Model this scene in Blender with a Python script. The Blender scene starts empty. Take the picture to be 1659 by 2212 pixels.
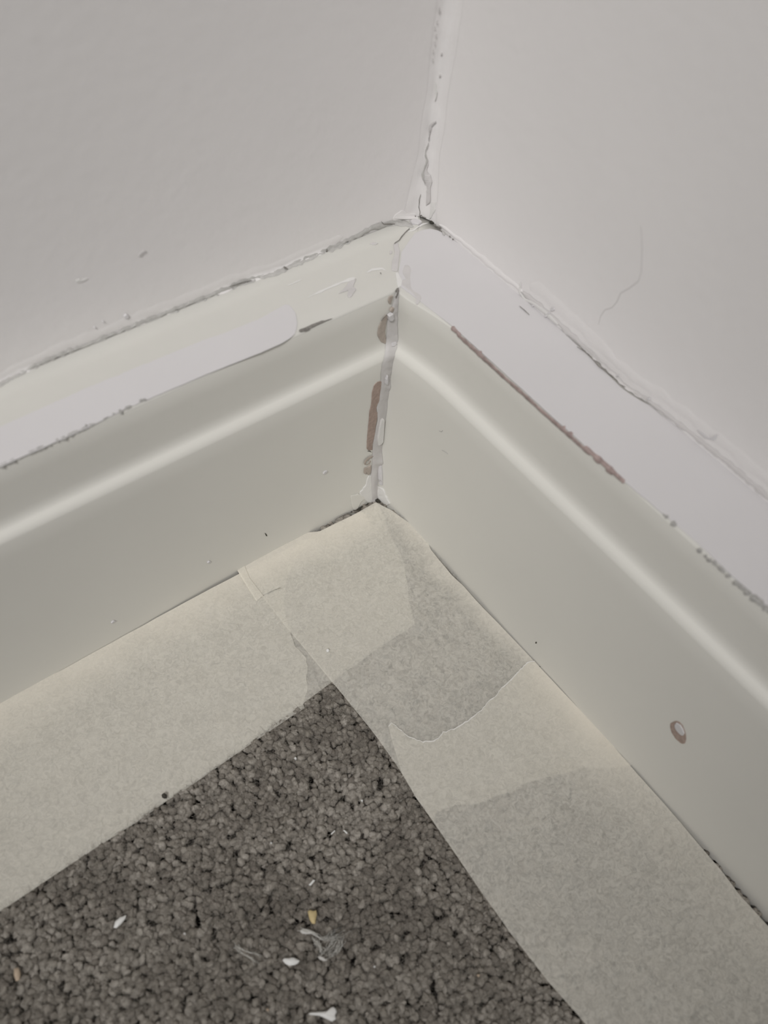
import bpy, math, random
import numpy as np
from mathutils import Vector, Matrix, noise

random.seed(7); np.random.seed(7)
SC = bpy.context.scene
COL = SC.collection

# ------------------------------------------------------------------ camera
S = 0.7
YAW, PIT, ROL = 0.7953623, 0.9349265, 0.1474706
CAM = np.array([-0.17576316, -0.18439713, 0.32972657]) * S
FPX = 1869.614
W_, H_ = 1659, 2212
f_ = np.array([math.cos(PIT)*math.cos(YAW), math.cos(PIT)*math.sin(YAW), -math.sin(PIT)])
r_ = np.array([math.sin(YAW), -math.cos(YAW), 0.0]); u_ = np.cross(r_, f_)
R_ = r_*math.cos(ROL) + u_*math.sin(ROL); U_ = -r_*math.sin(ROL) + u_*math.cos(ROL)
cd = bpy.data.cameras.new('camera'); cam = bpy.data.objects.new('camera', cd); COL.objects.link(cam)
cam.matrix_world = Matrix(((R_[0], U_[0], -f_[0], CAM[0]), (R_[1], U_[1], -f_[1], CAM[1]),
                           (R_[2], U_[2], -f_[2], CAM[2]), (0, 0, 0, 1)))
cd.sensor_fit = 'VERTICAL'; cd.lens = 30.0; cd.sensor_height = 30.0*H_/FPX
cd.clip_start = 0.01
cd.dof.use_dof = True; cd.dof.focus_distance = 0.262; cd.dof.aperture_fstop = 13.0
SC.camera = cam

# ------------------------------------------------------------------ world and lights
wd = bpy.data.worlds.new('world'); SC.world = wd; wd.use_nodes = True
bg = wd.node_tree.nodes['Background']; bg.inputs[0].default_value = (1.0, 0.985, 0.96, 1); bg.inputs[1].default_value = 0.36


def area(name, loc, target, size, power, color, spread=math.pi):
    ld = bpy.data.lights.new(name, 'AREA'); ld.shape = 'DISK'; ld.size = size; ld.energy = power; ld.color = color
    o = bpy.data.objects.new(name, ld); COL.objects.link(o); o.location = loc
    ld.spread = spread
    o.rotation_euler = (Vector(target)-Vector(loc)).to_track_quat('-Z', 'Y').to_euler()
    return o


area('shaped_key_light', (-0.70, -0.45, 1.08), (-0.02, 0.045, 0.045), 0.30, 0.33, (1.0, 0.985, 0.975), math.radians(27))  # added light, its narrow beam shaped so brightness drops away from the corner
SC.view_settings.view_transform = 'Standard'; SC.view_settings.look = 'None'
SC.view_settings.exposure = -0.23; SC.view_settings.gamma = 1.0
SC.view_settings.use_curve_mapping = False

# ------------------------------------------------------------------ measures (metres)
HB = 0.0909456*S      # height of the moulding step
H = 0.12*S            # height of the skirting above the carpet
REC = 0.004*S         # step depth
TH = 0.0327593*S      # width of the top ledge
T = REC + TH          # wall plane
FL = -0.009           # carpet backing level
EXT = 1.6


# ------------------------------------------------------------------ helpers
def ray(p):
    d = f_ + R_*(p[0]-W_/2)/FPX - U_*(p[1]-H_/2)/FPX
    return d/np.linalg.norm(d)


def on(p, ax, val):
    """point of plane axis=val seen at photo pixel p"""
    d = ray(p); t = (val-CAM[ax])/d[ax]
    return CAM + d*t


def hit(p):
    """first surface of the corner seen at photo pixel p -> (point, normal)"""
    d = ray(p); best = None
    for t in TREES:
        q, n, i, dist = t.ray_cast(Vector(CAM), Vector(d))
        if q is not None and (best is None or dist < best[0]):
            n = np.array(n); n = n if n@d < 0 else -n
            best = (dist, np.array(q), n)
    tz = -CAM[2]/d[2]
    if best is None or (d[2] < 0 and tz < best[0]-0.0002):
        return CAM+d*tz, np.array((0, 0, 1.0))
    return best[1], best[2]


def mesh(name, verts, faces, mat, parent=None, smooth=True):
    me = bpy.data.meshes.new(name)
    me.from_pydata([tuple(map(float, v)) for v in verts], [], faces)
    me.validate(); me.update()
    if smooth:
        me.polygons.foreach_set('use_smooth', [True]*len(me.polygons))
    me.materials.append(mat)
    o = bpy.data.objects.new(name, me); COL.objects.link(o)
    if parent is not None:
        o.parent = parent
    return o


def np_mesh(name, V, F, mat, smooth=True):
    """V (n,3), F (m,k) numpy, k 3 or 4"""
    me = bpy.data.meshes.new(name); n, k = F.shape
    me.vertices.add(len(V)); me.vertices.foreach_set('co', V.astype(np.float32).ravel())
    me.loops.add(n*k); me.loops.foreach_set('vertex_index', F.astype(np.int32).ravel())
    me.polygons.add(n); me.polygons.foreach_set('loop_start', np.arange(0, n*k, k, dtype=np.int32))
    me.polygons.foreach_set('loop_total', np.full(n, k, dtype=np.int32))
    me.polygons.foreach_set('use_smooth', np.full(n, smooth))
    me.update(calc_edges=True); me.validate()
    me.materials.append(mat)
    o = bpy.data.objects.new(name, me); COL.objects.link(o)
    return o


def tag(o, label=None, cat=None, group=None, kind=None):
    if label: o['label'] = label
    if cat: o['category'] = cat
    if group: o['group'] = group
    if kind: o['kind'] = kind
    return o


def nz(x, y=0.0, z=0.0):
    return noise.noise(Vector((x, y, z)))


def resample(pts, n, closed=False):
    P = np.array(pts, float)
    if closed:
        P = np.vstack([P, P[:1]])
    seg = np.linalg.norm(np.diff(P, axis=0), axis=1); s = np.concatenate([[0], np.cumsum(seg)])
    t = np.linspace(0, s[-1], n+1)[:-1] if closed else np.linspace(0, s[-1], n)
    return np.stack([np.interp(t, s, P[:, k]) for k in range(P.shape[1])], 1)


# ------------------------------------------------------------------ materials
def srgb(r, g, b):
    f = lambda c: ((c/255+0.055)/1.055)**2.4 if c > 10 else c/255/12.92
    return (f(r), f(g), f(b), 1)


def mat(name, col, rough=0.6, bump=0.0, bscale=400.0, var=0.0, vscale=60.0, spec=0.3, col2=None, detail=4.0):
    m = bpy.data.materials.new(name); m.use_nodes = True; nt = m.node_tree; b = nt.nodes['Principled BSDF']
    b.inputs['Base Color'].default_value = col; b.inputs['Roughness'].default_value = rough
    b.inputs['Specular IOR Level'].default_value = spec
    tc = nt.nodes.new('ShaderNodeTexCoord')
    if var > 0 or col2:
        n = nt.nodes.new('ShaderNodeTexNoise'); n.inputs['Scale'].default_value = vscale; n.inputs['Detail'].default_value = detail
        nt.links.new(tc.outputs['Object'], n.inputs['Vector'])
        r = nt.nodes.new('ShaderNodeValToRGB'); r.color_ramp.elements[0].position = 0.35; r.color_ramp.elements[1].position = 0.65
        c2 = col2 or tuple(c*(1-var) for c in col[:3])+(1,)
        r.color_ramp.elements[0].color = c2; r.color_ramp.elements[1].color = col
        nt.links.new(n.outputs['Fac'], r.inputs['Fac']); nt.links.new(r.outputs['Color'], b.inputs['Base Color'])
    if bump > 0:
        n2 = nt.nodes.new('ShaderNodeTexNoise'); n2.inputs['Scale'].default_value = bscale; n2.inputs['Detail'].default_value = 3
        nt.links.new(tc.outputs['Object'], n2.inputs['Vector'])
        bp = nt.nodes.new('ShaderNodeBump'); bp.inputs['Strength'].default_value = 1.0; bp.inputs['Distance'].default_value = bump
        nt.links.new(n2.outputs['Fac'], bp.inputs['Height']); nt.links.new(bp.outputs['Normal'], b.inputs['Normal'])
    return m


M_wall = mat('wall_paint', (0.78, 0.76, 0.75, 1), 0.85, 0.00010, 330, 0.018, 25)
M_board = mat('satin_skirting_paint', (0.72, 0.708, 0.662, 1), 0.48, 0.00002, 300, 0.02, 30, spec=0.35)
M_fresh = mat('fresh_white_paint', (0.64, 0.625, 0.63, 1), 0.5, 0.00002, 500, 0.015, 60)
M_cream_dim = mat('dimmed_cream_paint', (0.63, 0.62, 0.58, 1), 0.55, 0.00003, 500, 0.02, 80)  # cream, a darkened board colour that holds back the light on the ledge
M_caulk = mat('grey_caulk', (0.60, 0.58, 0.57, 1), 0.6, 0.00008, 900, 0.06, 300)
M_caulk_pale = mat('pale_caulk', (0.74, 0.73, 0.71, 1), 0.55, 0.00008, 900, 0.04, 300)
M_gap = mat('shadowy_joint_filler', (0.50, 0.49, 0.47, 1), 0.8, 0.00008, 1500, 0.12, 700)
M_wood = mat('bare_brown_wood', (0.42, 0.325, 0.28, 1), 0.7, 0.00006, 1500, 0.2, 900)
M_wood_pale = mat('greyish_bare_wood', (0.47, 0.41, 0.36, 1), 0.7, 0.00006, 1500, 0.15, 900)
M_redline = mat('reddish_bare_edge', (0.42, 0.33, 0.31, 1), 0.8, 0.00006, 1500, 0.35, 700)
M_dark = mat('dark_hollow_and_fleck', (0.06, 0.055, 0.045, 1), 0.9, var=0.4, vscale=1500)  # flecks, and the shade of holes and cracks laid on as colour
M_dash = mat('dull_gap', (0.44, 0.43, 0.41, 1), 0.9, var=0.3, vscale=1500)
M_mid = mat('painted_crack_shade', (0.27, 0.255, 0.235, 1), 0.9, var=0.4, vscale=2000)  # shade inside cracks, put into the colour of thin raised strips
M_lip = mat('torn_paper_fibre', (0.74, 0.725, 0.69, 1), 0.9)
M_flake = mat('white_paint_flake', (0.82, 0.82, 0.80, 1), 0.45, 0.00004, 900)
M_yel = mat('yellow_chip', (0.62, 0.50, 0.27, 1), 0.6, 0.00004, 900, 0.1, 800)
M_tan = mat('tan_chip', (0.55, 0.44, 0.33, 1), 0.7, 0.00004, 900, 0.1, 800)
M_grit = mat('dark_grit', (0.06, 0.055, 0.045, 1), 0.9)
M_lint = mat('pale_lint', (0.60, 0.59, 0.55, 1), 0.9)
M_hair = mat('grey_hair', (0.64, 0.62, 0.61, 1), 0.9)
M_pit_shade = mat('pit_and_joint_shade', (0.64, 0.62, 0.61, 1), 0.8)  # wall pits, and the painted shadow line of the right joint


def attr_mat(name, attr, build):
    m = bpy.data.materials.new(name); m.use_nodes = True; nt = m.node_tree; b = nt.nodes['Principled BSDF']
    a = nt.nodes.new('ShaderNodeAttribute'); a.attribute_name = attr
    tc = nt.nodes.new('ShaderNodeTexCoord'); build(nt, b, a, tc); return m


def build_pile(nt, b, a, tc):
    b.inputs['Roughness'].default_value = 0.95; b.inputs['Specular IOR Level'].default_value = 0.1
    b.inputs['Sheen Weight'].default_value = 0.0
    r = nt.nodes.new('ShaderNodeValToRGB'); e = r.color_ramp.elements
    e[0].position = 0; e[0].color = (0.235, 0.212, 0.185, 1); e[1].position = 1; e[1].color = (0.50, 0.465, 0.415, 1)
    m1 = e.new(0.5); m1.color = (0.35, 0.32, 0.28, 1)
    nt.links.new(a.outputs['Fac'], r.inputs['Fac'])
    n = nt.nodes.new('ShaderNodeTexNoise'); n.inputs['Scale'].default_value = 1900; n.inputs['Detail'].default_value = 5; n.inputs['Distortion'].default_value = 1.5
    nt.links.new(tc.outputs['Object'], n.inputs['Vector'])
    mx = nt.nodes.new('ShaderNodeMix'); mx.data_type = 'RGBA'; mx.blend_type = 'MULTIPLY'; mx.inputs[0].default_value = 0.55
    cr = nt.nodes.new('ShaderNodeValToRGB'); cr.color_ramp.elements[0].position = 0.3; cr.color_ramp.elements[1].position = 0.6
    cr.color_ramp.elements[0].color = (0.72, 0.70, 0.68, 1)
    nt.links.new(n.outputs['Fac'], cr.inputs['Fac'])
    nt.links.new(r.outputs['Color'], mx.inputs[6]); nt.links.new(cr.outputs['Color'], mx.inputs[7])
    nt.links.new(mx.outputs[2], b.inputs['Base Color'])
    bp = nt.nodes.new('ShaderNodeBump'); bp.inputs['Distance'].default_value = 0.0005
    nt.links.new(n.outputs['Fac'], bp.inputs['Height']); nt.links.new(bp.outputs['Normal'], b.inputs['Normal'])


M_pile = attr_mat('carpet_yarn', 'tone', build_pile)
M_backing = mat('carpet_backing', (0.16, 0.145, 0.13, 1), 0.95, 0.0005, 500, 0.3, 300)


def build_tape(nt, b, a, tc):
    nt.nodes.remove(b); out = [n for n in nt.nodes if n.type == 'OUTPUT_MATERIAL'][0]
    col = nt.nodes.new('ShaderNodeMix'); col.data_type = 'RGBA'
    col.inputs[6].default_value = (0.90, 0.875, 0.80, 1); col.inputs[7].default_value = (0.87, 0.82, 0.72, 1)
    nt.links.new(a.outputs['Fac'], col.inputs[0])
    df = nt.nodes.new('ShaderNodeBsdfDiffuse'); tl = nt.nodes.new('ShaderNodeBsdfTranslucent'); tr = nt.nodes.new('ShaderNodeBsdfTransparent')
    nt.links.new(col.outputs[2], df.inputs['Color']); nt.links.new(col.outputs[2], tl.inputs['Color'])
    n = nt.nodes.new('ShaderNodeTexNoise'); n.inputs['Scale'].default_value = 620; n.inputs['Detail'].default_value = 8
    n.inputs['Roughness'].default_value = 0.7; n.inputs['Distortion'].default_value = 1.5
    nt.links.new(tc.outputs['Object'], n.inputs['Vector'])
    # paper fibres pressed on the pile: more see-through in specks, less where the tape stands off the carpet
    mr = nt.nodes.new('ShaderNodeMapRange'); mr.inputs['From Min'].default_value = 0.35; mr.inputs['From Max'].default_value = 0.6
    mr.inputs['To Min'].default_value = 0.50; mr.inputs['To Max'].default_value = 0.78
    nt.links.new(n.outputs['Fac'], mr.inputs['Value'])
    al = nt.nodes.new('ShaderNodeMix'); al.data_type = 'FLOAT'; al.inputs[3].default_value = 0.97
    nt.links.new(a.outputs['Fac'], al.inputs[0]); nt.links.new(mr.outputs[0], al.inputs[2])
    m1 = nt.nodes.new('ShaderNodeMixShader'); m1.inputs[0].default_value = 0.30
    rf = nt.nodes.new('ShaderNodeMath'); rf.operation = 'MULTIPLY_ADD'; rf.inputs[1].default_value = -0.18; rf.inputs[2].default_value = 0.30
    nt.links.new(a.outputs['Fac'], rf.inputs[0]); nt.links.new(rf.outputs[0], m1.inputs[0])
    nt.links.new(df.outputs[0], m1.inputs[1]); nt.links.new(tl.outputs[0], m1.inputs[2])
    m2 = nt.nodes.new('ShaderNodeMixShader'); nt.links.new(al.outputs[0], m2.inputs[0])
    nt.links.new(tr.outputs[0], m2.inputs[1]); nt.links.new(m1.outputs[0], m2.inputs[2]); nt.links.new(m2.outputs[0], out.inputs['Surface'])
    bp = nt.nodes.new('ShaderNodeBump'); bp.inputs['Distance'].default_value = 0.00008
    nt.links.new(n.outputs['Fac'], bp.inputs['Height']); nt.links.new(bp.outputs['Normal'], df.inputs['Normal'])


M_tape = attr_mat('masking_tape_paper', 'lift', build_tape)


# ------------------------------------------------------------------ walls
def wall(name, left):
    A = [(T, FL), (T, 2.4), (-EXT, 2.4), (-EXT, FL)]
    th = 0.02
    if left:
        v = [(a, T, z) for a, z in A] + [(a, T+th, z) for a, z in A]
    else:
        v = [(T, a, z) for a, z in A] + [(T+th, a, z) for a, z in A]
    f = [(0, 1, 2, 3), (7, 6, 5, 4), (0, 4, 5, 1), (1, 5, 6, 2), (2, 6, 7, 3), (3, 7, 4, 0)]
    return tag(mesh(name, v, f, M_wall, smooth=False), kind='structure')


wl = wall('wall_left', True); wr = wall('wall_right', False)

# floor (carpet backing slab)
fv = [(-EXT, -EXT, FL), (T, -EXT, FL), (T, T, FL), (-EXT, T, FL)]; fv += [(x, y, FL-0.02) for x, y, _ in fv]
floor = tag(mesh('floor', fv, [(0, 1, 2, 3), (7, 6, 5, 4), (0, 4, 5, 1), (1, 5, 6, 2), (2, 6, 7, 3), (3, 7, 4, 0)], M_backing, smooth=False), kind='structure')

# ------------------------------------------------------------------ skirting boards
def profile():
    p = [(0, FL), (0, FL*0.5), (0, 0), (0, HB*0.3), (0, HB*0.6), (0, HB*0.9), (0, HB-0.0006), (0.0002, HB+0.0001), (0.0010, HB+0.0012)]
    for k in range(1, 6):                         # cove running into the upper face
        a = k/5*math.pi/2
        p.append((REC-0.0016+0.0016*math.sin(a)*1.0, HB+0.0014+0.0036*(1-math.cos(a))))
    p += [(REC, HB+0.008), (REC, H-0.006), (REC, H-0.0006), (REC+0.0002, H-0.0002), (REC+0.0006, H)]
    p += [(REC+TH*0.25, H), (REC+TH*0.5, H), (REC+TH*0.75, H), (T-0.0002, H)]
    return p


PR = profile()


def bow(left, s, z):
    """paint and filler build-up bends the faces forward close to the corner (metres)"""
    s = max(0.0, -s)
    if left:
        return -0.0020*max(0.0, 1-max(0.0, z)/0.022)*max(0.0, 1-s/0.045)**1.5
    a = float(np.interp(z, [0, 0.02, HB, H], [0.0026, 0.0016, 0.0018, 0.0038])); r = float(np.interp(z, [0, HB, H], [0.014, 0.018, 0.022]))
    return -a*max(0.0, 1-s/r)**1.6


def board(name, left):
    xs = list(-np.linspace(0, 0.03, 26)) + list(-np.linspace(0.0325, 0.34, 112)) + [-0.4, -0.6, -1.0, -EXT]
    verts = []
    for i, s in enumerate(xs):
        for j, (d, z) in enumerate(PR):
            a = min(d, T) if i == 0 else s        # mitred end runs into the corner
            w = 0.00018*nz(s*14, z*20, 3 if left else 9)
            dd = d + (w if j not in (0, len(PR)-1) else 0); zz = z + (0.00015*nz(s*30, d*60, 5) if j > len(PR)-6 else 0)
            wt = max(0.0, 1-max(0.0, d-REC)/(TH*0.6))
            dd += bow(left, s, z)*wt
            verts.append((a, dd, zz) if left else (dd, a, zz))
    n = len(PR); faces = []
    for i in range(len(xs)-1):
        for j in range(n-1):
            q = (i*n+j, (i+1)*n+j, (i+1)*n+j+1, i*n+j+1)
            faces.append(q if not left else q[::-1])
    # back and underside close the board against the wall
    b0 = len(verts)
    for i, s in enumerate(xs):
        a = T if i == 0 else s
        verts.append((a, T-0.0002, FL) if left else (T-0.0002, a, FL))
    for i in range(len(xs)-1):
        faces.append((i*n, b0+i, b0+i+1, (i+1)*n)); faces.append((b0+i, i*n+n-1, (i+1)*n+n-1, b0+i+1))
    o = tag(mesh(name, verts, faces, M_board), kind='structure')
    o.data.materials.append(M_cream_dim)          # ledge colour darkened to tone down its brightly lit top
    for p in o.data.polygons:
        if p.center.z > H-0.0004:
            p.material_index = 1
    return o


bl = board('baseboard_left', True); br = board('baseboard_right', False)
from mathutils.bvhtree import BVHTree
TREES = []


def add_tree(o):
    TREES.append(BVHTree.FromPolygons([v.co[:] for v in o.data.vertices], [tuple(p.vertices) for p in o.data.polygons]))


def vertical_fillet(name, m, parent):
    """rounded line of old caulk in the angle of the two walls"""
    V = []; F = []; zs = np.concatenate([np.linspace(H+0.0002, 0.32, 150), [0.5, 1.0, 1.7, 2.4]]); k = 8
    for i, z in enumerate(zs):
        r = 0.0032 + 0.0012*nz(z*60, 1.1) + (0.0022*max(0, 1-(z-H)/0.02))
        for j in range(k+1):
            a = j/k*math.pi/2
            rr = r*(1+0.07*nz(z*160, j*0.7, 2.0))
            V.append((T-r+rr*math.sin(a)*0.995 - 0.00002, T-r+rr*math.cos(a)*0.995-0.00002, z) if j not in (0, k) else ((T-r*1.3, T-0.00004, z) if j == 0 else (T-0.00004, T-r*1.3, z)))
    for i in range(len(zs)-1):
        for j in range(k):
            a = i*(k+1)+j; F.append((a, a+k+1, a+k+2, a+1))
    return mesh(name, V, F, m, parent)


fil = vertical_fillet('corner_caulk', M_wall, wr)
for o_ in (bl, br, wl, wr, fil):
    add_tree(o_)

# ------------------------------------------------------------------ surface pieces: strokes and patches on the corner's surfaces
def patch(name, px, m, parent=None, th=0.00015, jit=0.0, n=None, base=0.00012, plane=None, dome=0.0):
    """thin plate with the outline px (photo pixels) resting on the surface it is seen on"""
    P = np.array(px, float); per = np.linalg.norm(np.diff(np.vstack([P, P[:1]]), axis=0), axis=1).sum()
    n = n or int(min(160, max(14, per/5)))
    Q = resample(px, n, True)
    c = Q.mean(0)
    if jit:
        for i in range(n):
            a = nz(Q[i, 0]*0.11, Q[i, 1]*0.11, 1.7)*jit*2 + nz(Q[i, 0]*0.5, Q[i, 1]*0.5, 4.7)*jit
            d = Q[i]-c; d /= (np.linalg.norm(d)+1e-9); Q[i] += d*a
    def sf(q):
        if plane:
            h = on(q, plane[0], plane[1]); nn = np.zeros(3); nn[plane[0]] = 1 if plane[0] == 2 else -1; return h, nn
        return hit(q)
    V = []; 
    for q in Q:
        h, nn = sf(q); V.append(h + nn*base*0.2)
    for q in Q:
        h, nn = sf(q); V.append(h + nn*(base+th*0.6))
    ins = min(1.3, math.sqrt(abs(per))*0.12)
    for q in Q:
        d = c-q; L = np.linalg.norm(d); h, nn = sf(q + d/(L+1e-9)*min(ins, L*0.4)); V.append(h + nn*(base+th+dome*0.5))
    F = []
    for r in range(2):
        for i in range(n):
            j = (i+1) % n; F.append((r*n+i, r*n+j, (r+1)*n+j, (r+1)*n+i))
    from mathutils.geometry import tessellate_polygon
    tri = tessellate_polygon([[Vector((q[0], q[1], 0)) for q in Q]])
    for t in tri:
        F.append(tuple(2*n+k for k in t))
        F.append(tuple(k for k in reversed(t)))
    o = mesh(name, V, F, m, parent, smooth=False)
    import bmesh
    bm = bmesh.new(); bm.from_mesh(o.data); bmesh.ops.recalc_face_normals(bm, faces=bm.faces); bm.to_mesh(o.data); bm.free()
    return o


def stroke(name, pts, w, m, parent=None, h=0.0001, base=0.00008, step=4.0, jit=0.0, wj=0.0, plane=None, ns=4):
    """raised band following pts (photo pixels), width(s) w px, crown height h"""
    P = np.array(pts, float); L = np.linalg.norm(np.diff(P, axis=0), axis=1).sum(); n = max(4, int(L/step))
    Q = resample(pts, n); w = np.interp(np.linspace(0, 1, n), np.linspace(0, 1, len(np.atleast_1d(w))), np.atleast_1d(w)) if np.ndim(w) else np.full(n, float(w))
    V = []; F = []
    for i in range(n):
        t = Q[min(i+1, n-1)]-Q[max(i-1, 0)]; t /= np.linalg.norm(t)+1e-9; nn2 = np.array((-t[1], t[0]))
        c = Q[i] + nn2*jit*nz(i*0.23, P[0, 0], 0.3)*2
        ww = w[i]*(1+wj*2*nz(i*0.31, P[0, 1], 7.7))*(1 if 0 < i < n-1 else 0.25)
        for k in range(ns+1):
            s = k/ns*2-1
            q = c + nn2*ww/2*s
            if plane:
                p3 = on(q, plane[0], plane[1]); nn = np.zeros(3); nn[plane[0]] = 1 if plane[0] == 2 else -1
            else:
                p3, nn = hit(q)
            V.append(p3 + nn*(base + h*(1-s*s)))
    for i in range(n-1):
        for k in range(ns):
            a = i*(ns+1)+k; F.append((a, a+1, a+ns+2, a+ns+1))
    return mesh(name, V, F, m, parent)


def cr(o, s, L):
    return [(o[0]+x/s, o[1]+y/s) for x, y in L]


C1 = ((700, 380), 4.1475); C2 = ((680, 760), 5.184); C6 = ((380, 560), 3.95); CL = ((0, 600), 3.687); C7 = ((950, 560), 2.34); C8 = ((1050, 1000), 2.724); CV = ((800, 0), 5.267)

# --- left ledge: cream rear band and fresh white front band
L3 = [(-60, 1037), (0, 1009), (60, 983), (176, 931), (285, 878), (380, 838), (450, 808), (505, 786), (560, 764), (610, 742), (638, 724)]
LM = [(643, 702), (636, 672), (622, 656), (560, 690), (481, 722), (450, 732), (380, 760), (190, 838), (0, 923), (-60, 950)]
patch('fresh_paint_band', L3+LM, M_fresh, bl, th=0.00005, jit=1.2, n=150, plane=(2, H), base=0.00015)
L4 = [(-60, 860), (0, 832), (60, 800), (100, 780), (152, 758), (210, 738), (300, 700), (380, 669), (450, 641), (520, 613), (615, 583), (660, 562), (700, 544), (740, 528), (780, 506), (820, 486)]
stroke('joint_filler', [(x, y-1) for x, y in L4], [9, 9, 10, 9, 9, 10, 12, 11, 10, 9], M_gap, bl, h=0.0003, jit=1.4, wj=0.45, step=3)
stroke('wall_caulk_and_shade', [(x, y-15) for x, y in L4[:-2]], 30, M_wall, wl, h=0.0002, base=-0.0001, jit=2.0, wj=0.25, step=9)
stroke('joint_filler', cr(*C1, [(420, 465), (520, 445), (600, 425), (680, 420), (740, 430), (800, 462)]), [8, 12, 12, 14, 12, 4], M_gap, bl, h=0.0003, wj=0.3)
stroke('crack', cr(*C6, [(440, 225), (560, 190), (640, 170)]), [1.0, 2.0, 1.0], M_mid, bl, base=0.0005)
stroke('crack', cr(*C6, [(920, 78), (935, 92), (955, 98)]), [4, 5, 2], M_mid, bl, base=0.0006, step=1.5)
stroke('crack', cr(*C1, [(0, 665), (30, 670)]), [3, 4, 2], M_mid, bl, base=0.0006, step=1.5)
stroke('crack', cr(*C1, [(500, 395), (520, 420), (640, 420)]), [1, 2.5, 1], M_mid, bl, base=0.0006, step=1.5)
# dashes under the fresh band and the dark slot
for seg, w in (([(0, 1505), (120, 1450)], 5), ([(140, 1440), (190, 1420)], 2), ([(225, 1400), (330, 1355), (400, 1330)], 4), ([(445, 1305), (470, 1292)], 5),
               ([(480, 1290), (590, 1235), (700, 1185)], 6), ([(705, 1180), (755, 1160)], 3), ([(820, 1130), (860, 1105)], 3), ([(895, 1092), (915, 1080)], 5),
               ([(945, 1078), (975, 1062)], 6), ([(980, 1055), (1045, 1028)], 3.5), ([(1110, 990), (1165, 975)], 4)):
    stroke('paint_gap', cr(*CL, seg), w, M_dash, bl, base=0.0004, step=2, jit=0.8, wj=0.6)
stroke('paint_gap', cr(*C6, [(1048, 622), (1100, 605), (1180, 568), (1260, 535), (1330, 510)]), [4.5, 5, 4.5, 3.5, 1.5], M_mid, bl, base=0.0004, wj=0.2)
stroke('chipped_smear', cr(*C1, [(-330, 985), (-200, 930), (0, 1010)][:2]), 2, M_caulk_pale, bl, base=0.00006, h=0.00003)
stroke('chipped_smear', cr(*C6, [(1120, 330), (1280, 255), (1420, 195), (1530, 160)]), [2, 4, 5, 7], M_caulk_pale, bl, base=0.00006, h=0.00003, wj=0.4)
patch('chipped_smear', cr(*C6, [(1480, 190), (1540, 170), (1510, 240), (1540, 260), (1490, 330), (1460, 320), (1470, 270), (1380, 300), (1440, 250)]), M_caulk, bl, jit=0.6)
patch('chipped_smear', cr(*C1, [(410, 612), (440, 600), (485, 605), (470, 620), (430, 622)]), M_caulk, bl, jit=0.4)
stroke('chipped_smear', cr(*C1, [(380, 870), (430, 840), (520, 830), (555, 850)]), [2, 5, 5, 2], M_caulk_pale, bl, base=0.00006, h=0.00003)

# --- corner joint on the ledge
stroke('mitre_crack', cr(*C1, [(765, 480), (740, 505), (700, 550), (670, 585), (625, 618)]), [2.5, 1.5, 2, 1.6, 1.6], M_mid, bl, base=0.0004, step=2, jit=0.6)
patch('caulk_smear', cr(*C1, [(620, 620), (665, 600), (668, 640), (678, 680), (672, 760), (660, 860), (600, 855), (612, 760), (632, 690)]), M_caulk, bl, jit=0.8)
patch('caulk_smear', cr(*C1, [(640, 870), (660, 868), (700, 940), (690, 985), (664, 1010), (650, 960)]), M_caulk_pale, bl, jit=0.8)
patch('caulk_smear', cr(*C1, [(725, 802), (760, 805), (778, 850), (768, 900), (772, 960), (776, 1010), (800, 1040), (862, 1075), (872, 1108), (836, 1162), (822, 1150), (826, 1090), (780, 1045), (690, 975), (700, 940), (735, 930), (700, 870)]), M_caulk, br, jit=0.8)
patch('caulk_smear', cr(*C1, [(590, 670), (612, 680), (608, 700), (585, 705)]), M_caulk, bl, jit=0.3)
patch('caulk_smear', cr(*C1, [(745, 800-300), (790, 492), (880, 430), (935, 425), (880, 448), (800, 500)]), M_caulk_pale, br, jit=0.4)
patch('pale_caulk_blob', cr(*C1, [(770, 415), (800, 400), (850, 405), (880, 425), (850, 445), (790, 440)]), M_fresh, bl, jit=0.3, th=0.0006)
patch('corner_hole_shade', cr(*C1, [(946, 414), (962, 410), (978, 420), (984, 434), (966, 434), (950, 426)]), M_dark, br, n=14, plane=(2, H), base=0.0004, th=0.0001)  # dark plate paints the hole's shade, no real recess
stroke('crack', cr(*C1, [(985, 432), (1020, 450), (1065, 462)]), [2, 4, 3.5], M_mid, br, base=0.0005, step=2, wj=0.3)
stroke('crack', cr(*C1, [(1058, 505), (1070, 525), (1078, 545)]), [3, 5, 3], M_gap, br, base=0.0005, step=2)
for x, y in ((1125, 556), (1153, 580), (505, 885), (815, 352)):
    stroke('crack', cr(*C1, [(x-5, y-4), (x+6, y+4)]), 2.6, M_mid, br, base=0.0005, step=1)

# --- wall corner: filler line, cracks and dots
for q, r in ((90, 5), (230, 4), (300, 3.5), (385, 4.5), (470, 3.5), (560, 3.5), (660, 3.5)):
    x = {90: 767, 230: 740, 300: 715, 385: 730, 470: 718, 560: 695, 660: 690}[q]
    stroke('filler_pit', cr(*CV, [(x+3, q-30 if r > 4.8 else q-18), (x, q), (x-2, q+35 if r > 4.8 else q+16)]), [r*0.6, r, r*0.6], M_pit_shade, wl, base=0.0006, step=2)
for x, y in ((810, 595), (790, 843)):
    stroke('filler_pit', cr(*CV, [(x+8, y-14), (x-6, y+14)]), 4.5, M_pit_shade, wr, base=0.0006, step=2)
stroke('filler_line', cr(*CV, [(740, 915), (742, 1000), (750, 1060), (730, 1130)]), [3, 5, 6, 3], M_caulk_pale, wl, base=0.0006, wj=0.3)
stroke('filler_line', cr(*CV, [(765, 1365), (720, 1385), (685, 1420), (672, 1500), (664, 1590)]), [4, 6, 7, 7, 5], M_caulk, wl, base=0.0006, wj=0.3)
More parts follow.
